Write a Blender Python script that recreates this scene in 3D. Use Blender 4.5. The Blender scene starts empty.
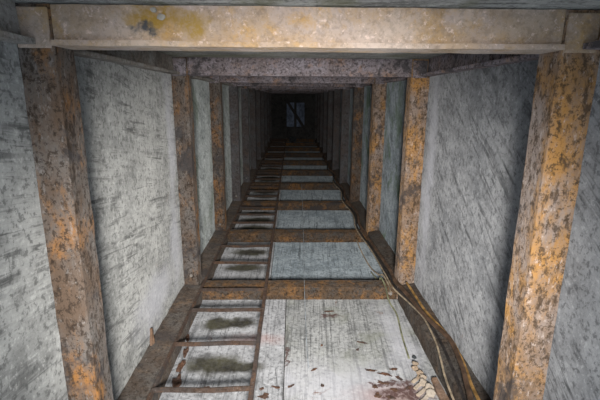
import bpy, bmesh, math, random
from mathutils import Vector, Matrix, noise

# ------------------------------------------------------------------ camera, light, exposure
S = bpy.context.scene
COL = S.collection
R_ = math.radians
cam_d = bpy.data.cameras.new('camera')
cam = bpy.data.objects.new('camera', cam_d)
COL.objects.link(cam)
cam_d.sensor_width = 36.0
cam_d.lens = 25.2
cam_d.clip_start = 0.01
M = Matrix.Rotation(R_(-1.19), 4, 'Z') @ Matrix.Rotation(R_(90 - 13.65), 4, 'X') @ Matrix.Rotation(R_(0.4), 4, 'Z')
M.translation = Vector((0, 0, 1.0))
cam.matrix_world = M
S.camera = cam

# overcast daylight that falls into the open mouth of the shaft, behind the camera
w = bpy.data.worlds.new('overcast_sky')
S.world = w
w.use_nodes = True
bg = w.node_tree.nodes['Background']
bg.inputs[0].default_value = (0.74, 0.86, 1.0, 1)
bg.inputs[1].default_value = 0.8

# unseen spot standing for a camera flash, set back and aimed low to shape falloff
lamp_d = bpy.data.lights.new('unseen_flash_spot', 'SPOT')
lamp_d.spot_size = R_(62)
lamp_d.spot_blend = 1.0
lamp_d.energy = 222.0
lamp_d.color = (1.0, 0.975, 0.94)
lamp_d.shadow_soft_size = 0.12
lamp = bpy.data.objects.new('unseen_flash_spot', lamp_d)
lamp.location = (0.03, -0.36, 0.95)
lamp.rotation_euler = (R_(90 - 17.5), 0, 0)
COL.objects.link(lamp)

S.view_settings.view_transform = 'Standard'
S.view_settings.look = 'None'
S.view_settings.gamma = 1.0
S.view_settings.use_curve_mapping = False
S.view_settings.exposure = 0.32

# ------------------------------------------------------------------ node helpers
class NT:
    def __init__(self, name):
        self.m = bpy.data.materials.new(name)
        self.m.use_nodes = True
        self.t = self.m.node_tree
        self.b = self.t.nodes['Principled BSDF']
        g = self.t.nodes.new('ShaderNodeNewGeometry')
        self.P = g.outputs['Position']

    def put(self, sock, v):
        if isinstance(v, bpy.types.NodeSocket):
            self.t.links.new(v, sock)
        elif v is not None:
            if hasattr(sock.default_value, '__len__') and len(sock.default_value) == 4 and len(v) == 3:
                v = (*v, 1)
            sock.default_value = v

    def map(self, scale=(1, 1, 1), rot=(0, 0, 0), loc=(0, 0, 0), src=None):
        n = self.t.nodes.new('ShaderNodeMapping')
        self.put(n.inputs[0], src or self.P)
        n.inputs['Location'].default_value = loc
        n.inputs['Rotation'].default_value = tuple(R_(a) for a in rot)
        n.inputs['Scale'].default_value = scale
        return n.outputs[0]

    def rotscale(self, rot, scale):            # first turn, then stretch
        return self.map(scale=scale, src=self.map(rot=rot))

    def noise(self, vec, scale=5, detail=6, rough=0.6, dist=0.0):
        n = self.t.nodes.new('ShaderNodeTexNoise')
        self.put(n.inputs['Vector'], vec)
        n.inputs['Scale'].default_value = scale
        n.inputs['Detail'].default_value = detail
        n.inputs['Roughness'].default_value = rough
        n.inputs['Distortion'].default_value = dist
        return n.outputs['Fac']

    def ramp(self, fac, a, b, lo=0.0, hi=1.0):
        n = self.t.nodes.new('ShaderNodeMapRange')
        n.interpolation_type = 'SMOOTHSTEP'
        self.put(n.inputs['Value'], fac)
        n.inputs['From Min'].default_value = a
        n.inputs['From Max'].default_value = b
        n.inputs['To Min'].default_value = lo
        n.inputs['To Max'].default_value = hi
        return n.outputs[0]

    def mix(self, fac, a, b, mode='MIX'):
        n = self.t.nodes.new('ShaderNodeMix')
        n.data_type = 'RGBA'
        n.blend_type = mode
        self.put(n.inputs[0], fac)
        self.put(n.inputs[6], a)
        self.put(n.inputs[7], b)
        return n.outputs[2]

    def math(self, op, a, b=None, c=None):
        n = self.t.nodes.new('ShaderNodeMath')
        n.operation = op
        self.put(n.inputs[0], a)
        if b is not None: self.put(n.inputs[1], b)
        if c is not None: self.put(n.inputs[2], c)
        return n.outputs[0]

    def vmath(self, op, a, b=None):
        n = self.t.nodes.new('ShaderNodeVectorMath')
        n.operation = op
        self.put(n.inputs[0], a)
        if b is not None: self.put(n.inputs[1], b)
        return n.outputs[1] if op in ('LENGTH', 'DISTANCE', 'DOT_PRODUCT') else n.outputs[0]

    def blobs(self, ells, warp=0.05, wscale=14, soft=0.35):
        """union of ragged ellipses ((cx,cy,cz),(rx,ry,rz)) in place on the surface"""
        n = self.t.nodes.new('ShaderNodeTexNoise')
        self.put(n.inputs['Vector'], self.P)
        n.inputs['Scale'].default_value = wscale
        n.inputs['Detail'].default_value = 5
        off = self.vmath('SUBTRACT', n.outputs['Color'], (0.5, 0.5, 0.5))
        off = self.vmath('MULTIPLY', off, (warp * 2, warp * 2, warp * 2))
        p = self.vmath('ADD', self.P, off)
        tot = None
        for c, r in ells:
            q = self.vmath('SUBTRACT', p, c)
            q = self.vmath('DIVIDE', q, r)
            l = self.vmath('LENGTH', q)
            v = self.ramp(l, 1.0 - soft, 1.0 + soft, 1.0, 0.0)
            tot = v if tot is None else self.math('MAXIMUM', tot, v)
        return tot

    def done(self, col, rough, height=None, bump=0.3, dist=0.01, metal=0.0, spec=0.3):
        self.put(self.b.inputs['Base Color'], col)
        self.put(self.b.inputs['Roughness'], rough)
        self.put(self.b.inputs['Metallic'], metal)
        self.b.inputs['Specular IOR Level'].default_value = spec
        self.b.inputs['Diffuse Roughness'].default_value = 1.0
        if height is not None:
            n = self.t.nodes.new('ShaderNodeBump')
            n.inputs['Strength'].default_value = bump
            n.inputs['Distance'].default_value = dist
            self.put(n.inputs['Height'], height)
            self.put(self.b.inputs['Normal'], n.outputs[0])
        return self.m


def concrete(name, light, dark, rot, stretch, algae=None, algae_amt=0.0, rust=0.0, stains=None,
             pale=None, pink=None, maroon=None, bump=0.45, seed=0.0, brk_min=0.0):
    k = NT(name)
    base = k.map(loc=(seed, seed * 1.7, seed * 0.6))
    big = k.noise(base, 2.6, 5, 0.55, 0.4)
    med = k.noise(base, 11, 8, 0.68)
    fine = k.noise(base, 70, 5, 0.7)
    g1 = k.noise(k.rotscale(rot, stretch), 1.0, 7, 0.62, 0.8)
    g2 = k.noise(k.rotscale(rot, tuple(2.3 * s for s in stretch)), 1.0, 5, 0.6, 0.4)
    brk = k.ramp(k.noise(k.map(loc=(seed + 2, 5, 1)), 6.5, 5, 0.6, 0.5), 0.38, 0.60, brk_min, 1.0)
    col = k.mix(k.ramp(big, 0.32, 0.68), dark, light)
    col = k.mix(k.ramp(med, 0.44, 0.62, 0.0, 0.42), col, tuple(min(1, c * 1.4) for c in light))
    col = k.mix(k.ramp(med, 0.46, 0.32, 0.0, 0.42), col, tuple(c * 0.55 for c in dark))
    col = k.mix(k.math('MULTIPLY', k.ramp(g1, 0.48, 0.36, 0.0, 0.75), brk), col, tuple(c * 0.40 for c in dark))
    col = k.mix(k.math('MULTIPLY', k.ramp(g2, 0.46, 0.35, 0.0, 0.8), brk), col, tuple(c * 0.30 for c in dark))
    col = k.mix(k.ramp(fine, 0.48, 0.38, 0.0, 0.65), col, tuple(c * 0.35 for c in dark))
    col = k.mix(k.ramp(fine, 0.56, 0.66, 0.0, 0.55), col, tuple(min(1, c * 1.6) for c in light))
    if algae:
        a = k.noise(base, 4.2, 6, 0.6, 0.6)
        col = k.mix(k.ramp(a, 0.50, 0.64, 0.0, algae_amt), col, algae)
    if pale:
        col = k.mix(k.math('MULTIPLY', k.blobs(pale, 0.09, 9, 0.7), 0.5), col, (0.56, 0.555, 0.60))
    if rust > 0:
        r = k.noise(k.map(loc=(3 + seed, 1, 7)), 7.5, 7, 0.66, 0.9)
        col = k.mix(k.ramp(r, 0.66, 0.72, 0.0, rust), col, (0.16, 0.075, 0.045))
    if pink:
        col = k.mix(k.math('MULTIPLY', k.blobs(pink, 0.05, 16, 0.8), 0.38), col, (0.42, 0.20, 0.16))
    if maroon:
        col = k.mix(k.math('MULTIPLY', k.blobs(maroon, 0.05, 30, 0.35), k.ramp(fine, 0.36, 0.52, 0.15, 0.9)), col, (0.085, 0.042, 0.036))
    if stains:
        s = k.blobs(stains, 0.045, 18, 0.42)
        sc = k.mix(k.ramp(med, 0.35, 0.65), (0.020, 0.017, 0.013), (0.070, 0.065, 0.038))
        col = k.mix(k.math('MULTIPLY', s, k.ramp(fine, 0.2, 0.6, 0.75, 0.98)), col, sc)
    h = k.math('ADD', k.math('MULTIPLY', g1, 1.0), k.math('MULTIPLY', med, 0.6))
    h = k.math('ADD', h, k.math('MULTIPLY', fine, 0.35))
    return k.done(col, k.ramp(med, 0.3, 0.7, 0.72, 0.95), h, bump, 0.012)


def rusty(name, steel, brown, orange, o_lo=0.52, o_hi=0.62, pale=None, p_amt=0.5, dark_amt=0.7, seed=0.0, rough=0.85,
          stretch=(1, 1, 1), spots=()):
    k = NT(name)
    base = k.map(loc=(seed, seed * 0.7, seed * 1.3), scale=stretch)
    a = k.noise(base, 8.0, 9, 0.72, 0.3)
    b = k.noise(k.map(loc=(9 + seed, 2, 4), scale=stretch), 11.0, 10, 0.74, 0.25)
    c = k.noise(base, 80, 7, 0.75)
    d = k.noise(k.map(loc=(1, 8, seed + 3)), 3.4, 7, 0.66)
    e = k.noise(k.map(loc=(seed, 4, 2)), 95, 5, 0.75)
    col = k.mix(k.ramp(a, 0.36, 0.62), steel, brown)
    col = k.mix(k.ramp(b, o_lo - 0.05, o_hi + 0.07), col, orange)
    if pale:
        col = k.mix(k.ramp(d, 0.44, 0.62, 0, p_amt), col, pale)
    col = k.mix(k.ramp(k.noise(base, 55, 6, 0.7), 0.49, 0.38, 0, dark_amt), col, tuple(x * 0.25 for x in brown))
    col = k.mix(k.ramp(e, 0.48, 0.40, 0, dark_amt), col, tuple(x * 0.30 for x in brown))
    col = k.mix(k.ramp(c, 0.56, 0.66, 0, 0.6), col, tuple(min(1, x * 1.6 + 0.05) for x in steel))
    col = k.mix(k.ramp(k.noise(k.map(loc=(seed, 1, 6)), 4.6, 9, 0.72), 0.53, 0.61, 0, dark_amt), col, (0.060, 0.056, 0.058))
    for ell, sc in spots:
        col = k.mix(k.math('MULTIPLY', k.blobs([ell], 0.03, 40, 0.5), k.ramp(c, 0.36, 0.56, 0.35, 0.95)), col, sc)
    h = k.math('ADD', k.math('MULTIPLY', b, 0.8), k.math('MULTIPLY', c, 0.6))
    return k.done(col, rough, h, 0.8, 0.010, spec=0.25)


MAT = {}
MAT['wall_left'] = concrete('board_marked_concrete', (0.400, 0.396, 0.376), (0.280, 0.280, 0.268), (9, 0, 0), (3, 2.2, 34), rust=0.3, seed=0.3,
    pale=[((-0.537, 1.55, 0.22), (0.2, 0.20, 0.09)), ((-0.537, 1.85, 0.34), (0.2, 0.07, 0.22)), ((-0.537, 1.88, 0.8), (0.2, 0.05, 0.3))])
MAT['wall_right'] = concrete('scored_concrete', (0.328, 0.328, 0.332), (0.234, 0.238, 0.246), (-34, 0, 0), (3, 2.6, 32), rust=0.25, seed=5.1,
    pale=[((0.622, 1.86, 0.65), (0.2, 0.05, 0.45))])
MAT['wall_far_light_left'] = concrete('far_light_concrete', (0.507, 0.532, 0.519), (0.339, 0.363, 0.356), (24, 0, 0), (3, 4, 34),
                                 algae=(0.16, 0.20, 0.13), algae_amt=0.5, seed=2.2)  # raised, cooled tone carries light on the deeper bays; algae is its own colour
MAT['wall_far_light_right'] = concrete('far_light_algae_concrete', (0.341, 0.374, 0.396), (0.198, 0.231, 0.253), (-60, 0, 0), (3, 5, 26),
                                  algae=(0.10, 0.15, 0.085), algae_amt=0.75, seed=7.7)  # bluish light of the deeper bays put into the base tone, under real algae
# muddy patches worn behind the rungs
LAD = [((-0.325, 1.727, 0), (0.075, 0.050, 0.2)), ((-0.235, 1.735, 0), (0.085, 0.042, 0.2)), ((-0.300, 1.43, 0), (0.11, 0.060, 0.2)), ((-0.215, 1.41, 0), (0.10, 0.040, 0.2)),
       ((-0.285, 2.374, 0), (0.125, 0.060, 0.2)), ((-0.275, 2.64, 0), (0.12, 0.062, 0.2)),
       ] + [((-0.285, 1.96 + 0.875 * n + f, 0), (0.13, 0.075, 0.2)) for n in range(1, 5) for f in (0.34, 0.56, 0.76)]
MAT['floor_ladder'] = concrete('footworn_concrete', (0.426, 0.426, 0.438), (0.327, 0.331, 0.336), (0, 0, 0), (50, 1.8, 3), rust=0.55, stains=LAD,
                               pink=[((-0.16, 1.60, 0), (0.11, 0.035, 0.2))], seed=1.4, brk_min=0.5)
MAT['floor_main'] = concrete('pale_board_concrete', (0.385, 0.385, 0.378), (0.262, 0.267, 0.262), (0, 0, 3), (62, 1.5, 3),
                             algae=(0.24, 0.25, 0.19), algae_amt=0.4, rust=0.75,
                             pale=[((-0.02, 1.32, 0), (0.06, 0.10, 0.2)), ((0.20, 1.30, 0), (0.22, 0.12, 0.2)), ((0.46, 1.62, 0), (0.06, 0.28, 0.2))],
                             maroon=[((0.375, 1.255, 0), (0.085, 0.030, 0.2)), ((0.34, 1.315, 0), (0.06, 0.012, 0.2)), ((0.42, 1.30, 0), (0.022, 0.035, 0.2)), ((0.19, 1.80, 0), (0.045, 0.016, 0.2)),
                                     ((-0.022, 1.50, 0), (0.008, 0.09, 0.2))],
                             pink=[((0.36, 1.25, 0), (0.12, 0.05, 0.2))], seed=3.6, brk_min=0.6)
MAT['floor_far_light'] = concrete('far_light_blue_concrete', (0.383, 0.429, 0.456), (0.252, 0.295, 0.322), (0, 0, 3), (44, 2.0, 3), seed=8.2, brk_min=0.4)  # blue cast of the far light painted into the deeper floor panels
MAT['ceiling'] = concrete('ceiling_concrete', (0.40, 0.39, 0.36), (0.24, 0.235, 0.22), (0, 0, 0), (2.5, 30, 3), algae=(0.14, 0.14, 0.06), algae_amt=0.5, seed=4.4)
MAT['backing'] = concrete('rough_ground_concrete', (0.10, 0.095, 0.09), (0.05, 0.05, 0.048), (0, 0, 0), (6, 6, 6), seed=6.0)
MAT['end'] = concrete('lit_blue_end_concrete', (0.380, 0.456, 0.608), (0.114, 0.142, 0.209), (0, 0, 0), (9, 3, 3), seed=2.9)  # bluish lit patches of the far end, painted as pale blue panels
MAT['post'] = rusty('rusted_post_steel', (0.183, 0.164, 0.149), (0.146, 0.099, 0.069), (0.393, 0.183, 0.055), 0.54, 0.62, seed=0.0, dark_amt=0.78, stretch=(1, 1, 0.5))
MAT['post_right'] = rusty('orange_rusted_post_steel', (0.379, 0.310, 0.272), (0.272, 0.174, 0.106), (0.500, 0.264, 0.083), 0.50, 0.59, seed=3.0, dark_amt=0.78, stretch=(1, 1, 0.5))
MAT['post_far_light'] = rusty('far_light_grey_post_steel', (0.170, 0.170, 0.178), (0.136, 0.112, 0.105), (0.187, 0.136, 0.105), 0.56, 0.64, seed=5.0, dark_amt=0.5)  # greyed rust: bluish far light is put into the deeper posts' colour
MAT['header'] = rusty('mauve_grey_header_steel', (0.400, 0.359, 0.393), (0.276, 0.228, 0.228), (0.455, 0.276, 0.179), 0.56, 0.63, seed=6.0, dark_amt=0.78)
MAT['near_header'] = rusty('peach_rusted_header_steel', (0.547, 0.451, 0.403), (0.492, 0.362, 0.246), (0.573, 0.355, 0.123), 0.53, 0.62,
                           pale=(0.642, 0.533, 0.451), p_amt=0.75, dark_amt=0.22, seed=1.0,
                           spots=[(((-0.270, 0.88, 1.152), (0.055, 0.1, 0.016)), (0.42, 0.26, 0.05)), (((-0.190, 0.88, 1.135), (0.03, 0.1, 0.022)), (0.42, 0.27, 0.06)), (((-0.286, 0.88, 1.133), (0.020, 0.1, 0.013)), (0.075, 0.085, 0.10))])
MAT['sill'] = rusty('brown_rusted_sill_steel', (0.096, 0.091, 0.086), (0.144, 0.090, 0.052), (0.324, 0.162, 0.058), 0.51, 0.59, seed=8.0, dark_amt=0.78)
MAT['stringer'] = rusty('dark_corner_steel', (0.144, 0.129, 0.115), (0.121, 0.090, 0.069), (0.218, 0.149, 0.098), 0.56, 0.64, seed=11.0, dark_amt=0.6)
MAT['stringer_right'] = rusty('darker_corner_steel', (0.095, 0.085, 0.075), (0.078, 0.058, 0.045), (0.15, 0.10, 0.065), 0.56, 0.64, seed=12.0, dark_amt=0.7)  # evenly darker than the left corner steel
MAT['top_stringer'] = rusty('pale_corner_steel', (0.40, 0.38, 0.355), (0.29, 0.25, 0.21), (0.34, 0.24, 0.15), 0.6, 0.7, seed=13.0, dark_amt=0.4)
MAT['ladder'] = rusty('ladder_steel', (0.085, 0.07, 0.062), (0.105, 0.065, 0.046), (0.19, 0.105, 0.06), 0.55, 0.63, seed=15.0, dark_amt=0.5)
MAT['flake'] = rusty('rust_scale', (0.12, 0.075, 0.055), (0.13, 0.068, 0.045), (0.24, 0.115, 0.065), 0.55, 0.66, seed=17.0)
MAT['tan'] = rusty('tan_corroded', (0.46, 0.37, 0.28), (0.37, 0.26, 0.17), (0.46, 0.31, 0.17), 0.56, 0.66, pale=(0.60, 0.55, 0.48), p_amt=0.6, dark_amt=0.3, seed=19.0)
MAT['plank'] = rusty('pinkish_wood', (0.30, 0.205, 0.15), (0.25, 0.155, 0.10), (0.32, 0.19, 0.11), 0.5, 0.65, dark_amt=0.35, seed=21.0)


def plain(name, col, rough=0.6, var=0.5, scale=25):
    k = NT(name)
    n = k.noise(k.P, scale, 5, 0.65)
    c = k.mix(k.ramp(n, 0.35, 0.65), tuple(x * (1 - var) for x in col), tuple(min(1, x * (1 + var * 0.6)) for x in col))
    return k.done(c, rough, n, 0.3, 0.004)

MAT['cable_brown'] = plain('brown_cable_sheath', (0.085, 0.052, 0.034))
MAT['cable_tan'] = plain('tan_cable_sheath', (0.29, 0.23, 0.16))
MAT['cable_orange'] = plain('orange_cable_sheath', (0.28, 0.16, 0.055))
MAT['cable_black'] = plain('black_cable_sheath', (0.035, 0.03, 0.028))
MAT['hose'] = plain('moss_green_line', (0.21, 0.21, 0.125))
MAT['wire'] = plain('pale_wire', (0.30, 0.33, 0.36))
MAT['clod'] = plain('white_clod', (0.46, 0.43, 0.38), 0.9, 0.3)
MAT['stone'] = plain('dark_stone', (0.05, 0.055, 0.06), 0.8)

# ------------------------------------------------------------------ geometry helpers
rng = random.Random(7)


def link(name, me, mat, parent=None):
    o = bpy.data.objects.new(name, me)
    if mat is not None and not me.materials:
        me.materials.append(mat)
    COL.objects.link(o)
    if parent is not None:
        o.parent = parent
    return o


def tag(o, label=None, cat=None, group=None, kind=None):
    if label: o['label'] = label
    if cat: o['category'] = cat
    if group: o['group'] = group
    if kind: o['kind'] = kind
    return o


def empty(name, loc=(0, 0, 0)):
    e = bpy.data.objects.new(name, None)
    e.empty_display_size = 0.05
    e.location = loc
    COL.objects.link(e)
    return e


def mesh(bm, name, smooth=False):
    bmesh.ops.recalc_face_normals(bm, faces=bm.faces)
    me = bpy.data.meshes.new(name)
    bm.to_mesh(me)
    bm.free()
    for p in me.polygons:
        p.use_smooth = smooth
    return me


def bar(poly, axis, a, b, step=0.07, jit=0.002, freq=18.0, seed=0.0):
    """prism: 2-D outline `poly` carried along `axis` from a to b in short lengths, edges slightly eaten away"""
    bm = bmesh.new()
    n = max(1, int(abs(b - a) / step))
    rings = []
    for i in range(n + 1):
        t = a + (b - a) * i / n
        ring = []
        for (p, q) in poly:
            co = {'X': (t, p, q), 'Y': (p, t, q), 'Z': (p, q, t)}[axis]
            v = Vector(co)
            if jit:
                e = noise.noise_vector((v + Vector((seed, seed * 2, seed * 3))) * freq) * jit
                e['XYZ'.index(axis)] = 0
                v += e
            ring.append(bm.verts.new(v))
        rings.append(ring)
    m = len(poly)
    for r0, r1 in zip(rings, rings[1:]):
        for j in range(m):
            bm.faces.new((r0[j], r0[(j + 1) % m], r1[(j + 1) % m], r1[j]))
    bm.faces.new(rings[0])
    bm.faces.new(list(reversed(rings[-1])))
    return bm


def slab(x0, x1, y0, y1, z0, z1, bev=0.006):
    bm = bmesh.new()
    bmesh.ops.create_cube(bm, size=1)
    for v in bm.verts:
        v.co = Vector(((x0 + x1) / 2 + v.co.x * (x1 - x0), (y0 + y1) / 2 + v.co.y * (y1 - y0), (z0 + z1) / 2 + v.co.z * (z1 - z0)))
    if bev:
        bmesh.ops.bevel(bm, geom=bm.edges[:], offset=bev, segments=1, affect='EDGES')
    return bm


def tube(pts, r, sides=8, smooth_n=6, wob=0.0, seed=0):
    """round cable through points (Catmull-Rom), radius r"""
    P = [Vector(p) for p in pts]
    out = []
    for i in range(len(P) - 1):
        p0 = P[max(i - 1, 0)]; p1 = P[i]; p2 = P[i + 1]; p3 = P[min(i + 2, len(P) - 1)]
        for j in range(smooth_n):
            t = j / smooth_n
            out.append(0.5 * ((2 * p1) + (p2 - p0) * t + (2 * p0 - 5 * p1 + 4 * p2 - p3) * t * t + (3 * p1 - p0 - 3 * p2 + p3) * t ** 3))
    out.append(P[-1])
    if wob:
        out = [p + noise.noise_vector(p * 9 + Vector((seed, 0, 0))) * wob for p in out]
    bm = bmesh.new()
    rings = []
    for i, p in enumerate(out):
        d = (out[min(i + 1, len(out) - 1)] - out[max(i - 1, 0)]).normalized()
        u = d.cross(Vector((0, 0, 1)))
        u = u.normalized() if u.length > 1e-4 else Vector((1, 0, 0))
        v = d.cross(u).normalized()
        rings.append([bm.verts.new(p + (u * math.cos(k * math.tau / sides) + v * math.sin(k * math.tau / sides)) * r) for k in range(sides)])
    for a, b in zip(rings, rings[1:]):
        for k in range(sides):
            bm.faces.new((a[k], a[(k + 1) % sides], b[(k + 1) % sides], b[k]))
    bm.faces.new(rings[0]); bm.faces.new(list(reversed(rings[-1])))
    return bm


def flake_bm(rx, ry, th, n, seed, curl=0.004):
    rr = random.Random(seed)
    bm = bmesh.new()
    top, bot = [], []
    for i in range(n):
        a = math.tau * i / n
        k = rr.uniform(0.4, 1.25)
        x, y = rx * k * math.cos(a), ry * k * math.sin(a)
        z = rr.uniform(0, curl)
        top.append(bm.verts.new((x, y, th + z)))
        bot.append(bm.verts.new((x * 0.97, y * 0.97, 0)))
    c = bm.verts.new((0, 0, th + curl * 0.6))
    for i in range(n):
        j = (i + 1) % n
        bm.faces.new((top[i], top[j], c))
        bm.faces.new((bot[i], bot[j], top[j], top[i]))
    bm.faces.new(list(reversed(bot)))
    return bm


def lump(r, seed, squash=0.7, rough=0.35):
    bm = bmesh.new()
    bmesh.ops.create_icosphere(bm, subdivisions=2, radius=r)
    for v in bm.verts:
        n = noise.noise(v.co / r * 1.3 + Vector((seed, seed, 0)))
        v.co *= 1 + rough * n
        v.co.z *= squash
    return bm

# ------------------------------------------------------------------ measures of the shaft (metres)
WL, WR = -0.537, 0.622            # faces of the side walls
PL, PR = -0.465, 0.540            # inner faces of the posts
HB, HT = 1.0957, 1.172            # underside and top of the headers
CEIL = 1.175
SILL = 0.070
Y0 = [0.88] + [1.96 + 0.875 * i for i in range(10)]     # front face of each frame
DEPTH = 0.075
MOUTH, END = 0.20, 9.99

# ------------------------------------------------------------------ setting: walls, floor, ceiling with one panel for each bay
joints = [MOUTH] + [y + 0.04 for y in Y0[:-1]] + [END]
WORD = ['', 'second', 'third', 'fourth', 'fifth', 'sixth', 'seventh', 'eighth', 'ninth', 'tenth', 'eleventh']


def structure(name, bm, mat):
    o = link(name, mesh(bm, name), mat)
    o['kind'] = 'structure'
    return o

wall_l = structure('wall_left', slab(WL - 0.16, WL - 0.026, MOUTH, END + 0.2, -0.12, 1.34, 0), MAT['backing'])
wall_r = structure('wall_right', slab(WR + 0.026, WR + 0.16, MOUTH, END + 0.2, -0.12, 1.34, 0), MAT['backing'])
floor = structure('floor', slab(WL - 0.026, WR + 0.026, MOUTH, END + 0.2, -0.12, -0.026, 0), MAT['backing'])
ceil = structure('ceiling', slab(WL - 0.026, WR + 0.026, MOUTH, END + 0.2, CEIL + 0.026, 1.34, 0), MAT['backing'])
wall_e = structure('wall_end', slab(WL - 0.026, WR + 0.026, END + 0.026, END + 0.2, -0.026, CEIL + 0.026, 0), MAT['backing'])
tag(wall_l, 'left shaft wall lined with pale board-marked concrete panels', 'wall')
tag(wall_r, 'right shaft wall lined with grey scored concrete panels', 'wall')
tag(floor, 'pale stained concrete floor running back under the ladder', 'floor')
tag(ceil, 'dim grey concrete ceiling above the steel headers', 'ceiling')
tag(wall_e, 'dark far end wall of the shaft', 'wall')

G = 0.004
for i in range(len(joints) - 1):
    a, b = joints[i] + G, joints[i + 1] - G
    near = i <= 1
    lo, hi = 0.0, CEIL
    link('wall_panel', mesh(slab(WL - 0.026, WL, a, b, lo, hi, 0.004), 'wall_panel'), MAT['wall_left'] if near else MAT['wall_far_light_left'], wall_l)
    link('wall_panel', mesh(slab(WR, WR + 0.026, a, b, lo, hi, 0.004), 'wall_panel'), MAT['wall_right'] if near else MAT['wall_far_light_right'], wall_r)
    split = -0.027 if i == 1 else -0.118
    mn = MAT['floor_main'] if i <= 1 else MAT['floor_far_light']
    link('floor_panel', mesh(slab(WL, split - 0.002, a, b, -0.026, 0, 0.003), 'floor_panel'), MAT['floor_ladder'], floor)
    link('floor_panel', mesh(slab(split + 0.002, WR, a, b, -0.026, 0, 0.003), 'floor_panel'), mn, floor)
    link('ceiling_panel', mesh(slab(WL, WR, a, b, CEIL, CEIL + 0.026, 0.004), 'ceiling_panel'), MAT['ceiling'], ceil)
ex = [WL, -0.20, -0.12, 0.06, 0.11, 0.30, WR]
ez = [0.0, 0.34, 0.90, CEIL]
for q, (xa, xb) in enumerate(zip(ex, ex[1:])):
    for r, (za, zb) in enumerate(zip(ez, ez[1:])):
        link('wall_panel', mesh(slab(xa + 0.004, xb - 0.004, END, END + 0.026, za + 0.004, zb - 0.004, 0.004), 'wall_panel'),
             MAT['end'] if q in (2, 4) and r == 1 else MAT['backing'], wall_e)  # two patches painted as lit; dark surround keeps the far end dim

# ------------------------------------------------------------------ the steel frames
T = 0.011


def post_profile(xw, xi, y):
    """angle: front flange from wall to inner face, and a flange running back along the inner face (x, y outline)"""
    s = 1 if xi > xw else -1
    return [(xw, y), (xi, y), (xi, y + DEPTH), (xi - s * T, y + DEPTH), (xi - s * T, y + T), (xw, y + T)]

for i, y in enumerate(Y0):
    e = empty('steel_frame', (0, y, 0))
    if i == 0:
        lab = 'nearest rusty steel frame with a thick peach and yellow rusted header across the top'
    elif i == 1:
        lab = 'second steel frame from the front, orange right post, sill bounding the nearest floor panel'
    elif i == len(Y0) - 1:
        lab = 'farthest small dark steel frame, standing right against the end wall'
    else:
        lab = '%s steel frame from the front, rusted posts with a sill crossing the floor' % WORD[i]
    tag(e, lab, 'frame', 'steel frames down the shaft')

    def part(name, bm, mat):
        for v in bm.verts: v.co.y -= y
        return link(name, mesh(bm, name), mat, e)
    st = 0.05 if i < 3 else 0.2
    pl = part('post', bar(post_profile(WL + 0.0005, PL, y), 'Z', 0.0005, HT, st, 0.0022, 22, i), MAT['post'] if i < 3 else MAT['post_far_light'])
    pr = part('post', bar(post_profile(WR - 0.0005, PR, y), 'Z', 0.0005, HT, st, 0.0022, 22, i + 30), MAT['post_right'] if i < 3 else MAT['post'] if i == 3 else MAT['post_far_light'])
    hy = y + (0.0 if i == 0 else 0.006)
    hx0, hx1 = (PL + 0.001, PR - 0.001)
    fl = 0.014 if i == 0 else 0.006
    # header: upright web with a lower flange whose lip stands a little proud
    prof = [(hy, HT), (hy, HB + 0.010), (hy - fl, HB + 0.010), (hy - fl, HB), (hy + DEPTH - 0.006, HB), (hy + DEPTH - 0.006, HB + T), (hy + T, HB + T), (hy + T, HT)]
    part('header', bar(prof, 'X', hx0, hx1, st, 0.0018, 20, i + 60), MAT['near_header'] if i == 0 else MAT['header'])
    sp = [(y + 0.002, 0.0005), (y + 0.002, SILL), (y + 0.085, SILL), (y + 0.085, SILL - T), (y + 0.002 + T, SILL - T), (y + 0.002 + T, 0.0005)]
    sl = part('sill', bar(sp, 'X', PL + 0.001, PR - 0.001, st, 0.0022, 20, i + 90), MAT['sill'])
    if i < 5:
        # plates where header meets post, bolt heads on the sill's right end and the left post's foot
        for s, xi, pp in ((1, PL, pl), (-1, PR, pr)):
            part('gusset_plate', slab(min(xi - s * 0.068, xi - s * 0.004), max(xi - s * 0.068, xi - s * 0.004), y - 0.006, y - 0.0005, HB - 0.004, HT - 0.006, 0.0015),
                 MAT['near_header'] if i == 0 else MAT['header']).parent = pp
        for (bx, bz, br, pp) in ((0.505, 0.036, 0.011, sl), (PL - 0.035, 0.135, 0.008, pl)):
            bm = bmesh.new()
            bmesh.ops.create_cone(bm, cap_ends=True, segments=6, radius1=br, radius2=br * 0.8, depth=0.012,
                                  matrix=Matrix.Translation((bx, y - 0.003, bz)) @ Matrix.Rotation(R_(90), 4, 'X'))
            part('bolt', bm, MAT['top_stringer']).parent = pp

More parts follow.
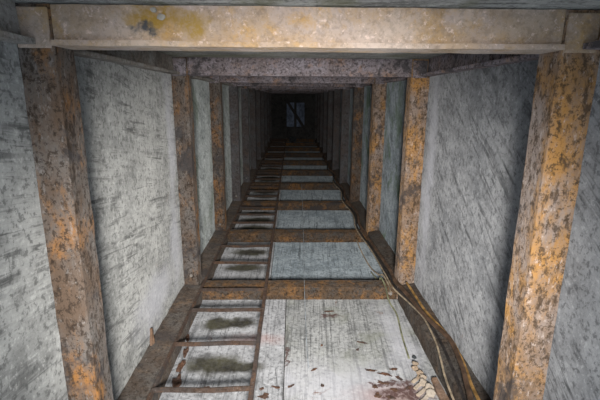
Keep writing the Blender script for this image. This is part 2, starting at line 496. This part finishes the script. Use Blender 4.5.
# ------------------------------------------------------------------ corner beams: one run per corner, cut at every frame
runs = [('lower left', 'dark rusty beam along the floor beside the ladder, left corner'),
        ('lower right', 'dark rusty beam along the right floor corner under the loose cables'),
        ('upper left', 'grey steel angle along the top of the left wall'),
        ('upper right', 'mauve grey steel angle along the top of the right wall')]
for q, (_, lab) in enumerate(runs):
    e = tag(empty('corner_beam', (0, MOUTH, 0)), lab, 'beam', 'corner beams')
    for i in range(len(Y0)):
        a = (MOUTH + 0.02 if i == 0 else Y0[i - 1] + DEPTH + 0.012)
        b = Y0[i] - 0.008
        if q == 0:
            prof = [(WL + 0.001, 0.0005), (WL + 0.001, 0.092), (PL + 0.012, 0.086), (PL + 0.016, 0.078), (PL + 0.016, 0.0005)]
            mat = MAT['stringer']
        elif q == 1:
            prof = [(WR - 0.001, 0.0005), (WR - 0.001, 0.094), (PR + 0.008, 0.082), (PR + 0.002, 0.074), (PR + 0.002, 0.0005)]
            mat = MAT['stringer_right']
        elif q == 2:
            prof = [(WL + 0.001, 1.098), (WL + 0.040, 1.098), (WL + 0.040, 1.109), (WL + 0.014, 1.109), (WL + 0.012, CEIL - 0.002), (WL + 0.001, CEIL - 0.002)]
            mat = MAT['top_stringer']
        else:
            prof = [(WR - 0.001, 1.098), (WR - 0.044, 1.098), (WR - 0.044, 1.109), (WR - 0.014, 1.109), (WR - 0.012, CEIL - 0.002), (WR - 0.001, CEIL - 0.002)]
            mat = MAT['header']
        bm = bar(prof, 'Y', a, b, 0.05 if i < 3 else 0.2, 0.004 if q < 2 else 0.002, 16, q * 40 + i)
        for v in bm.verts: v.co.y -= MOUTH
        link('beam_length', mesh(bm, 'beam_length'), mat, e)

# ------------------------------------------------------------------ ladder lying against the floor side
lad = tag(empty('ladder', (-0.285, MOUTH, 0)), 'long rusty steel ladder with thin rungs running down the left of the shaft', 'ladder')


def lpart(name, bm, mat=MAT['ladder']):
    for v in bm.verts: v.co -= Vector((-0.285, MOUTH, 0))
    return link(name, mesh(bm, name, name == 'rung'), mat, lad)
RX0, RX1 = -0.445, -0.127
lpart('rail', bar([(RX1 - 0.007, 0.0735), (RX1 + 0.007, 0.0735), (RX1 + 0.007, 0.094), (RX1 - 0.007, 0.094)], 'Y', 0.6, END - 0.1, 0.06, 0.0025, 14, 3))
lpart('rail', bar([(RX0 - 0.004, 0.0735), (RX0 + 0.004, 0.0735), (RX0 + 0.004, 0.090), (RX0 - 0.004, 0.090)], 'Y', 0.6, END - 0.1, 0.06, 0.002, 14, 5))  # added left rail, thin and dark to read as the shadow edge by the beam
rungs = [0.90, 1.176, 1.442, 1.700, 1.90, 2.246, 2.528]
for i in range(2, len(Y0) - 1):
    rungs += [Y0[i] + f * 0.875 for f in (0.235, 0.50, 0.745)]
for k, y in enumerate(rungs):
    z = 0.0855
    lpart('rung', tube([(RX0, y + rng.uniform(-.008, .004), z), (-0.29, y + rng.uniform(-.004, .004), z + rng.uniform(-.003, .002)), (RX1, y + rng.uniform(-.004, .008), z)], 0.0085, 8, 5, 0.003, k))

# ------------------------------------------------------------------ cables along the right corner
def cable(name, pts, r, mat, lab, cat='cable', group='loose cables in the right corner', wob=0.004, seed=0):
    o = link(name, mesh(tube(pts, r, 8, 6, wob, seed), name, True), mat)
    return tag(o, lab, cat, group)

def along(xs, z, near):
    """far run: inside the posts at every frame, drifting over the corner beam between them"""
    pts = []
    for j, fy in enumerate(reversed(Y0[2:])):
        xin, xout = xs
        pts += [(xout, fy + 0.45, z - 0.002), (xin, fy + 0.13, z), (xin, fy - 0.05, z)]
    return [p for p in pts if p[1] < near[0]] 

cable('cable', along((0.500, 0.530), .104, (8.9,)) + [(0.512, 2.44, .108), (0.526, 2.12, .110), (0.524, 1.93, .112), (0.546, 1.71, .117), (0.552, 1.63, .117), (0.575, 1.52, .117),
                (0.592, 1.456, .117), (0.600, 1.38, .116), (0.585, 1.26, .115), (0.555, 1.12, .112), (0.524, 1.00, .110), (0.522, 0.84, .106), (0.56, .6, .106), (0.59, .3, .107)],
      0.0085, MAT['cable_brown'], 'thick brown cable snaking along the right corner beam, curling against the wall', wob=0.002)
cable('cable', along((0.470, 0.500), .084, (5.0,)) + [(0.490, 2.5, .088), (0.499, 2.22, .088), (0.502, 2.05, .088), (0.505, 1.90, .09), (0.540, 1.72, .097), (0.560, 1.60, .099), (0.556, 1.445, .096), (0.536, 1.316, .092),
                (0.518, 1.216, .088), (0.504, 1.05, .086), (0.502, 0.8, .086), (0.52, .3, .09)],
      0.0036, MAT['cable_tan'], 'thin pale tan cable bending down the middle of the right corner beam', wob=0.001)
cable('cable', [(0.575, 1.93, .110), (0.580, 1.80, .104), (0.584, 1.66, .103), (0.596, 1.56, .104), (0.608, 1.47, .105), (0.612, 1.42, .105), (0.610, 1.352, .103), (0.600, 1.259, .102), (0.585, 1.171, .100), (0.574, 1.05, .099), (0.570, 0.99, .098)],
      0.0055, MAT['cable_orange'], 'orange brown cable bowed against the right wall near the front', wob=0.001)
cable('cable', along((0.483, 0.512), .086, (7.0,)) + [(0.500, 2.5, .088), (0.519, 2.12, .086), (0.519, 1.93, .086), (0.541, 1.8, .094), (0.564, 1.66, .099), (0.573, 1.60, .098), (0.572, 1.45, .098), (0.562, 1.3, .096), (0.540, 1.12, .094), (0.518, 1.00, .087), (0.518, 0.84, .087), (0.535, .6, .092), (0.545, .3, .096)],
      0.0055, MAT['cable_black'], 'black cable lying between the brown cable and the thin tan one', wob=0.001)
cable('cable', [(0.455, 2.80, .040), (0.465, 2.60, .012), (0.478, 2.35, .010), (0.485, 2.16, .05), (0.490, 2.08, .082), (0.493, 1.955, .083), (0.494, 1.915, .062)],
      0.0040, MAT['cable_tan'], 'short pale cable hanging over the nearest sill by the right beam', wob=0.001)
cable('garden_line', [(0.470, 2.30, .006), (0.478, 2.12, .030), (0.474, 2.06, .0785), (0.476, 1.955, .0785), (0.486, 1.935, .03), (0.494, 1.90, .006), (0.500, 1.792, .0055), (0.479, 1.62, .0055), (0.465, 1.455, .0055)],
      0.0038, MAT['hose'], 'thin moss green line lying on the floor right side over the nearest sill', 'line', None, 0.001)
cable('thin_wire', [(0.062, 1.30, 0.0735), (0.060, 1.45, 0.0735), (0.066, 1.96, 0.0735), (0.084, 2.84, 0.0735), (0.10, 3.72, 0.0735), (0.11, 4.59, 0.0735)],
      0.0012, MAT['wire'], 'very thin straight wire stretched across the sills down the middle', 'wire', None, 0.0)

# ------------------------------------------------------------------ debris on the floor
def flat(name, x, y, z, rx, ry, rot, seed, mat, lab, cat, group=None, n=13, th=0.0015, curl=0.002):
    o = link(name, mesh(flake_bm(rx, ry, th, n, seed, curl), name), mat)
    o.location = (x, y, z); o.rotation_euler = (0, 0, R_(rot))
    return tag(o, lab, cat, group)

FL = 'flakes of rust on the near floor'
spots = [(-0.093, 1.246, .020, .017, 10, 'dark blotchy rust flake at the bottom edge beside the ladder rail'),
         (-0.004, 1.297, .018, .006, 25, 'slim rust flake right of the floor joint near the bottom edge'),
         (-0.050, 1.292, .020, .006, -15, 'slim rust flake left of the floor joint near the bottom edge'),
         (-0.104, 1.285, .009, .008, 50, 'tiny rust flake touching the ladder rail near the bottom'),
         (0.086, 1.392, .013, .006, 30, 'small curled rust flake alone in the middle of the pale floor'),
         (0.110, 1.300, .008, .007, 80, 'tiny rust speck below the curled flake in mid floor'),
         (0.298, 1.571, .022, .006, -20, 'long thin rust sliver on the right half of the floor'),
         (0.273, 1.521, .010, .006, 40, 'small rust flake just below the long thin sliver'),
         (0.303, 1.386, .022, .007, -12, 'leftmost rust flake of the cluster by the tan toothed piece'),
         (0.349, 1.362, .026, .008, -18, 'largest rust flake of the cluster by the tan toothed piece'),
         (0.388, 1.392, .014, .008, 5, 'rust flake of the cluster farthest from the viewer'),
         (0.397, 1.340, .015, .008, -60, 'rust flake of the cluster closest to the tan toothed piece'),
         (0.333, 1.312, .024, .007, -25, 'middle slanting rust flake of the cluster'),
         (0.365, 1.275, .020, .009, -30, 'lower right rust flake of the cluster'),
         (0.299, 1.293, .010, .010, 0, 'round rust flake at the lower left of the cluster'),
         (0.300, 1.248, .013, .012, 0, 'rust flake at the bottom edge below the cluster'),
         (0.415, 1.285, .016, .008, 40, 'rust flake tucked under the teeth of the tan piece'),
         (0.340, 1.238, .020, .008, -10, 'rust flake at the bottom edge left of the pinkish plank'),
         (0.128, 1.553, .010, .005, 60, 'small rust fleck in the upper middle of the near floor'),
         (0.182, 1.837, .022, .007, 5, 'faint rust flake just in front of the second frame sill'),
         (-0.298, 1.294, .009, .006, 0, 'small brown fleck on the floor between the two nearest rungs')]
for k, (x, y, rx, ry, rot, lab) in enumerate(spots):
    flat('rust_flake', x, y, 0.0005, rx, ry, rot, 100 + k, MAT['flake'], lab, 'rust flake', FL)
ed = [(-0.424, 1.50, .013, .040, 8, 'ragged rust scale by the left beam, farthest of three'),
      (-0.418, 1.405, .014, .036, -6, 'ragged rust scale by the left beam, middle of three'),
      (-0.410, 1.315, .017, .045, 5, 'ragged rust scale by the left beam, nearest of three')]
for k, (x, y, rx, ry, rot, lab) in enumerate(ed):
    flat('rust_scale', x, y, 0.0005, rx, ry, rot, 200 + k, MAT['flake'], lab, 'rust scale', 'rust scales beside the left beam', 13, 0.006, 0.012)
o = flat('rust_scale', -0.440, 1.60, 0.0005, .008, .020, 10, 231, MAT['flake'], 'small dark rust scale in the corner under the second visible rung', 'rust scale', None, 9, 0.006, 0.01)

# orange splinter leaning on the lower left beam against the wall
bm = bar([(-0.004, -0.012), (0.004, -0.012), (0.004, 0.012), (-0.004, 0.012)], 'Z', 0, 0.085, 0.02, 0.006, 40, 4)
for v in bm.verts: v.co.y *= 1 - 0.7 * v.co.z / 0.085
o = link('wood_splinter', mesh(bm, 'wood_splinter'), MAT['plank'])
o.location = (-0.524, 1.42, 0.0935); o.rotation_euler = (R_(-14), R_(-4), 0); o.scale = (1, 1.3, 0.72)
tag(o, 'orange brown splinter standing on the left beam against the pale wall', 'splinter')

# tan toothed piece: knobbly spine with four teeth
e = tag(empty('toothed_bracket', (0.478, 1.325, 0.0)), 'pale tan corroded toothed piece lying at the lower right of the floor', 'bracket')
e.rotation_euler = (0, 0, R_(2))
bm = bmesh.new()
for k in range(7):
    t = k / 6
    sub = lump(0.017 - 0.006 * t, 3 + k, 0.8, 0.5)
    me = mesh(sub, 'tmp')
    me.transform(Matrix.Translation((0.006 * math.sin(k * 2.3) - 0.004 * t, -0.085 + 0.17 * t, 0.016 - 0.004 * t)))
    bm.from_mesh(me)
    bpy.data.meshes.remove(me)
link('spine', mesh(bm, 'spine', True), MAT['tan'], e)
for k in range(4):
    y = -0.086 + k * 0.033
    bm = bar([(-0.0060, 0.003), (-0.004, 0.010), (0.004, 0.011), (0.0060, 0.003)], 'X', -0.052 + 0.004 * k, 0.004, 0.012, 0.004, 50, k)
    rot = Matrix.Rotation(R_(42), 4, 'Z')
    for v in bm.verts: v.co = rot @ v.co + Vector((-0.010, y, 0))
    link('tooth', mesh(bm, 'tooth'), MAT['tan'], e)
bm = bar([(-0.014, 0.0), (0.014, 0.0), (0.012, 0.016), (-0.013, 0.014)], 'Y', -0.14, 0.055, 0.02, 0.004, 30, 8)
for v in bm.verts: v.co.x *= 1.0 - 0.35 * max(0, v.co.y / 0.055)
o = link('wood_plank', mesh(bm, 'wood_plank'), MAT['plank'])
o.location = (0.518, 1.262, 0.0045)
tag(o, 'short pinkish brown broken plank lying beside the lower right beam', 'plank')
o = link('pebble', mesh(lump(0.009, 5, 0.6), 'pebble', True), MAT['stone'])
o.location = (0.487, 1.460, 0.006); tag(o, 'small dark pebble on the pale floor above the toothed piece', 'pebble')

# lumps caught on the near header
for k, (x, z, r, lab) in enumerate([(-0.252, 1.150, 0.008, 'white lump stuck to the peach header, upper left'),
                                    (-0.266, 1.163, 0.006, 'smaller pale lump above the white lump on the peach header')]):
    o = link('mortar_lump', mesh(lump(r, 20 + k, 0.8), 'mortar_lump', True), MAT['clod'])
    o.location = (x, 0.879 - r * 0.55, z)
    tag(o, lab, 'mortar lump', 'lumps on the near header')

# ------------------------------------------------------------------ far end
p0, p1 = Vector((-0.12, 9.955, 0.95)), Vector((0.42, 9.955, 0.12))
d = (p1 - p0)
bm = bar([(-0.032, -0.012), (0.032, -0.012), (0.032, 0.012), (-0.032, 0.012)], 'X', 0, d.length, 0.2, 0.002)
o = link('diagonal_brace', mesh(bm, 'diagonal_brace'), MAT['cable_black'])
x = d.normalized(); yv = Vector((0, 1, 0)); zv = x.cross(yv)
mat4 = Matrix((x, zv, yv)).transposed().to_4x4(); mat4.translation = p0
o.matrix_world = mat4
tag(o, 'dark diagonal brace slanting across the far end wall', 'brace')
o = link('rubble_block', mesh(lump(0.085, 9, 0.95, 0.3), 'rubble_block'), MAT['stone'])
o.location = (0.02, 9.70, 0.075)
tag(o, 'dark lump of rubble on the floor at the far end', 'rubble')
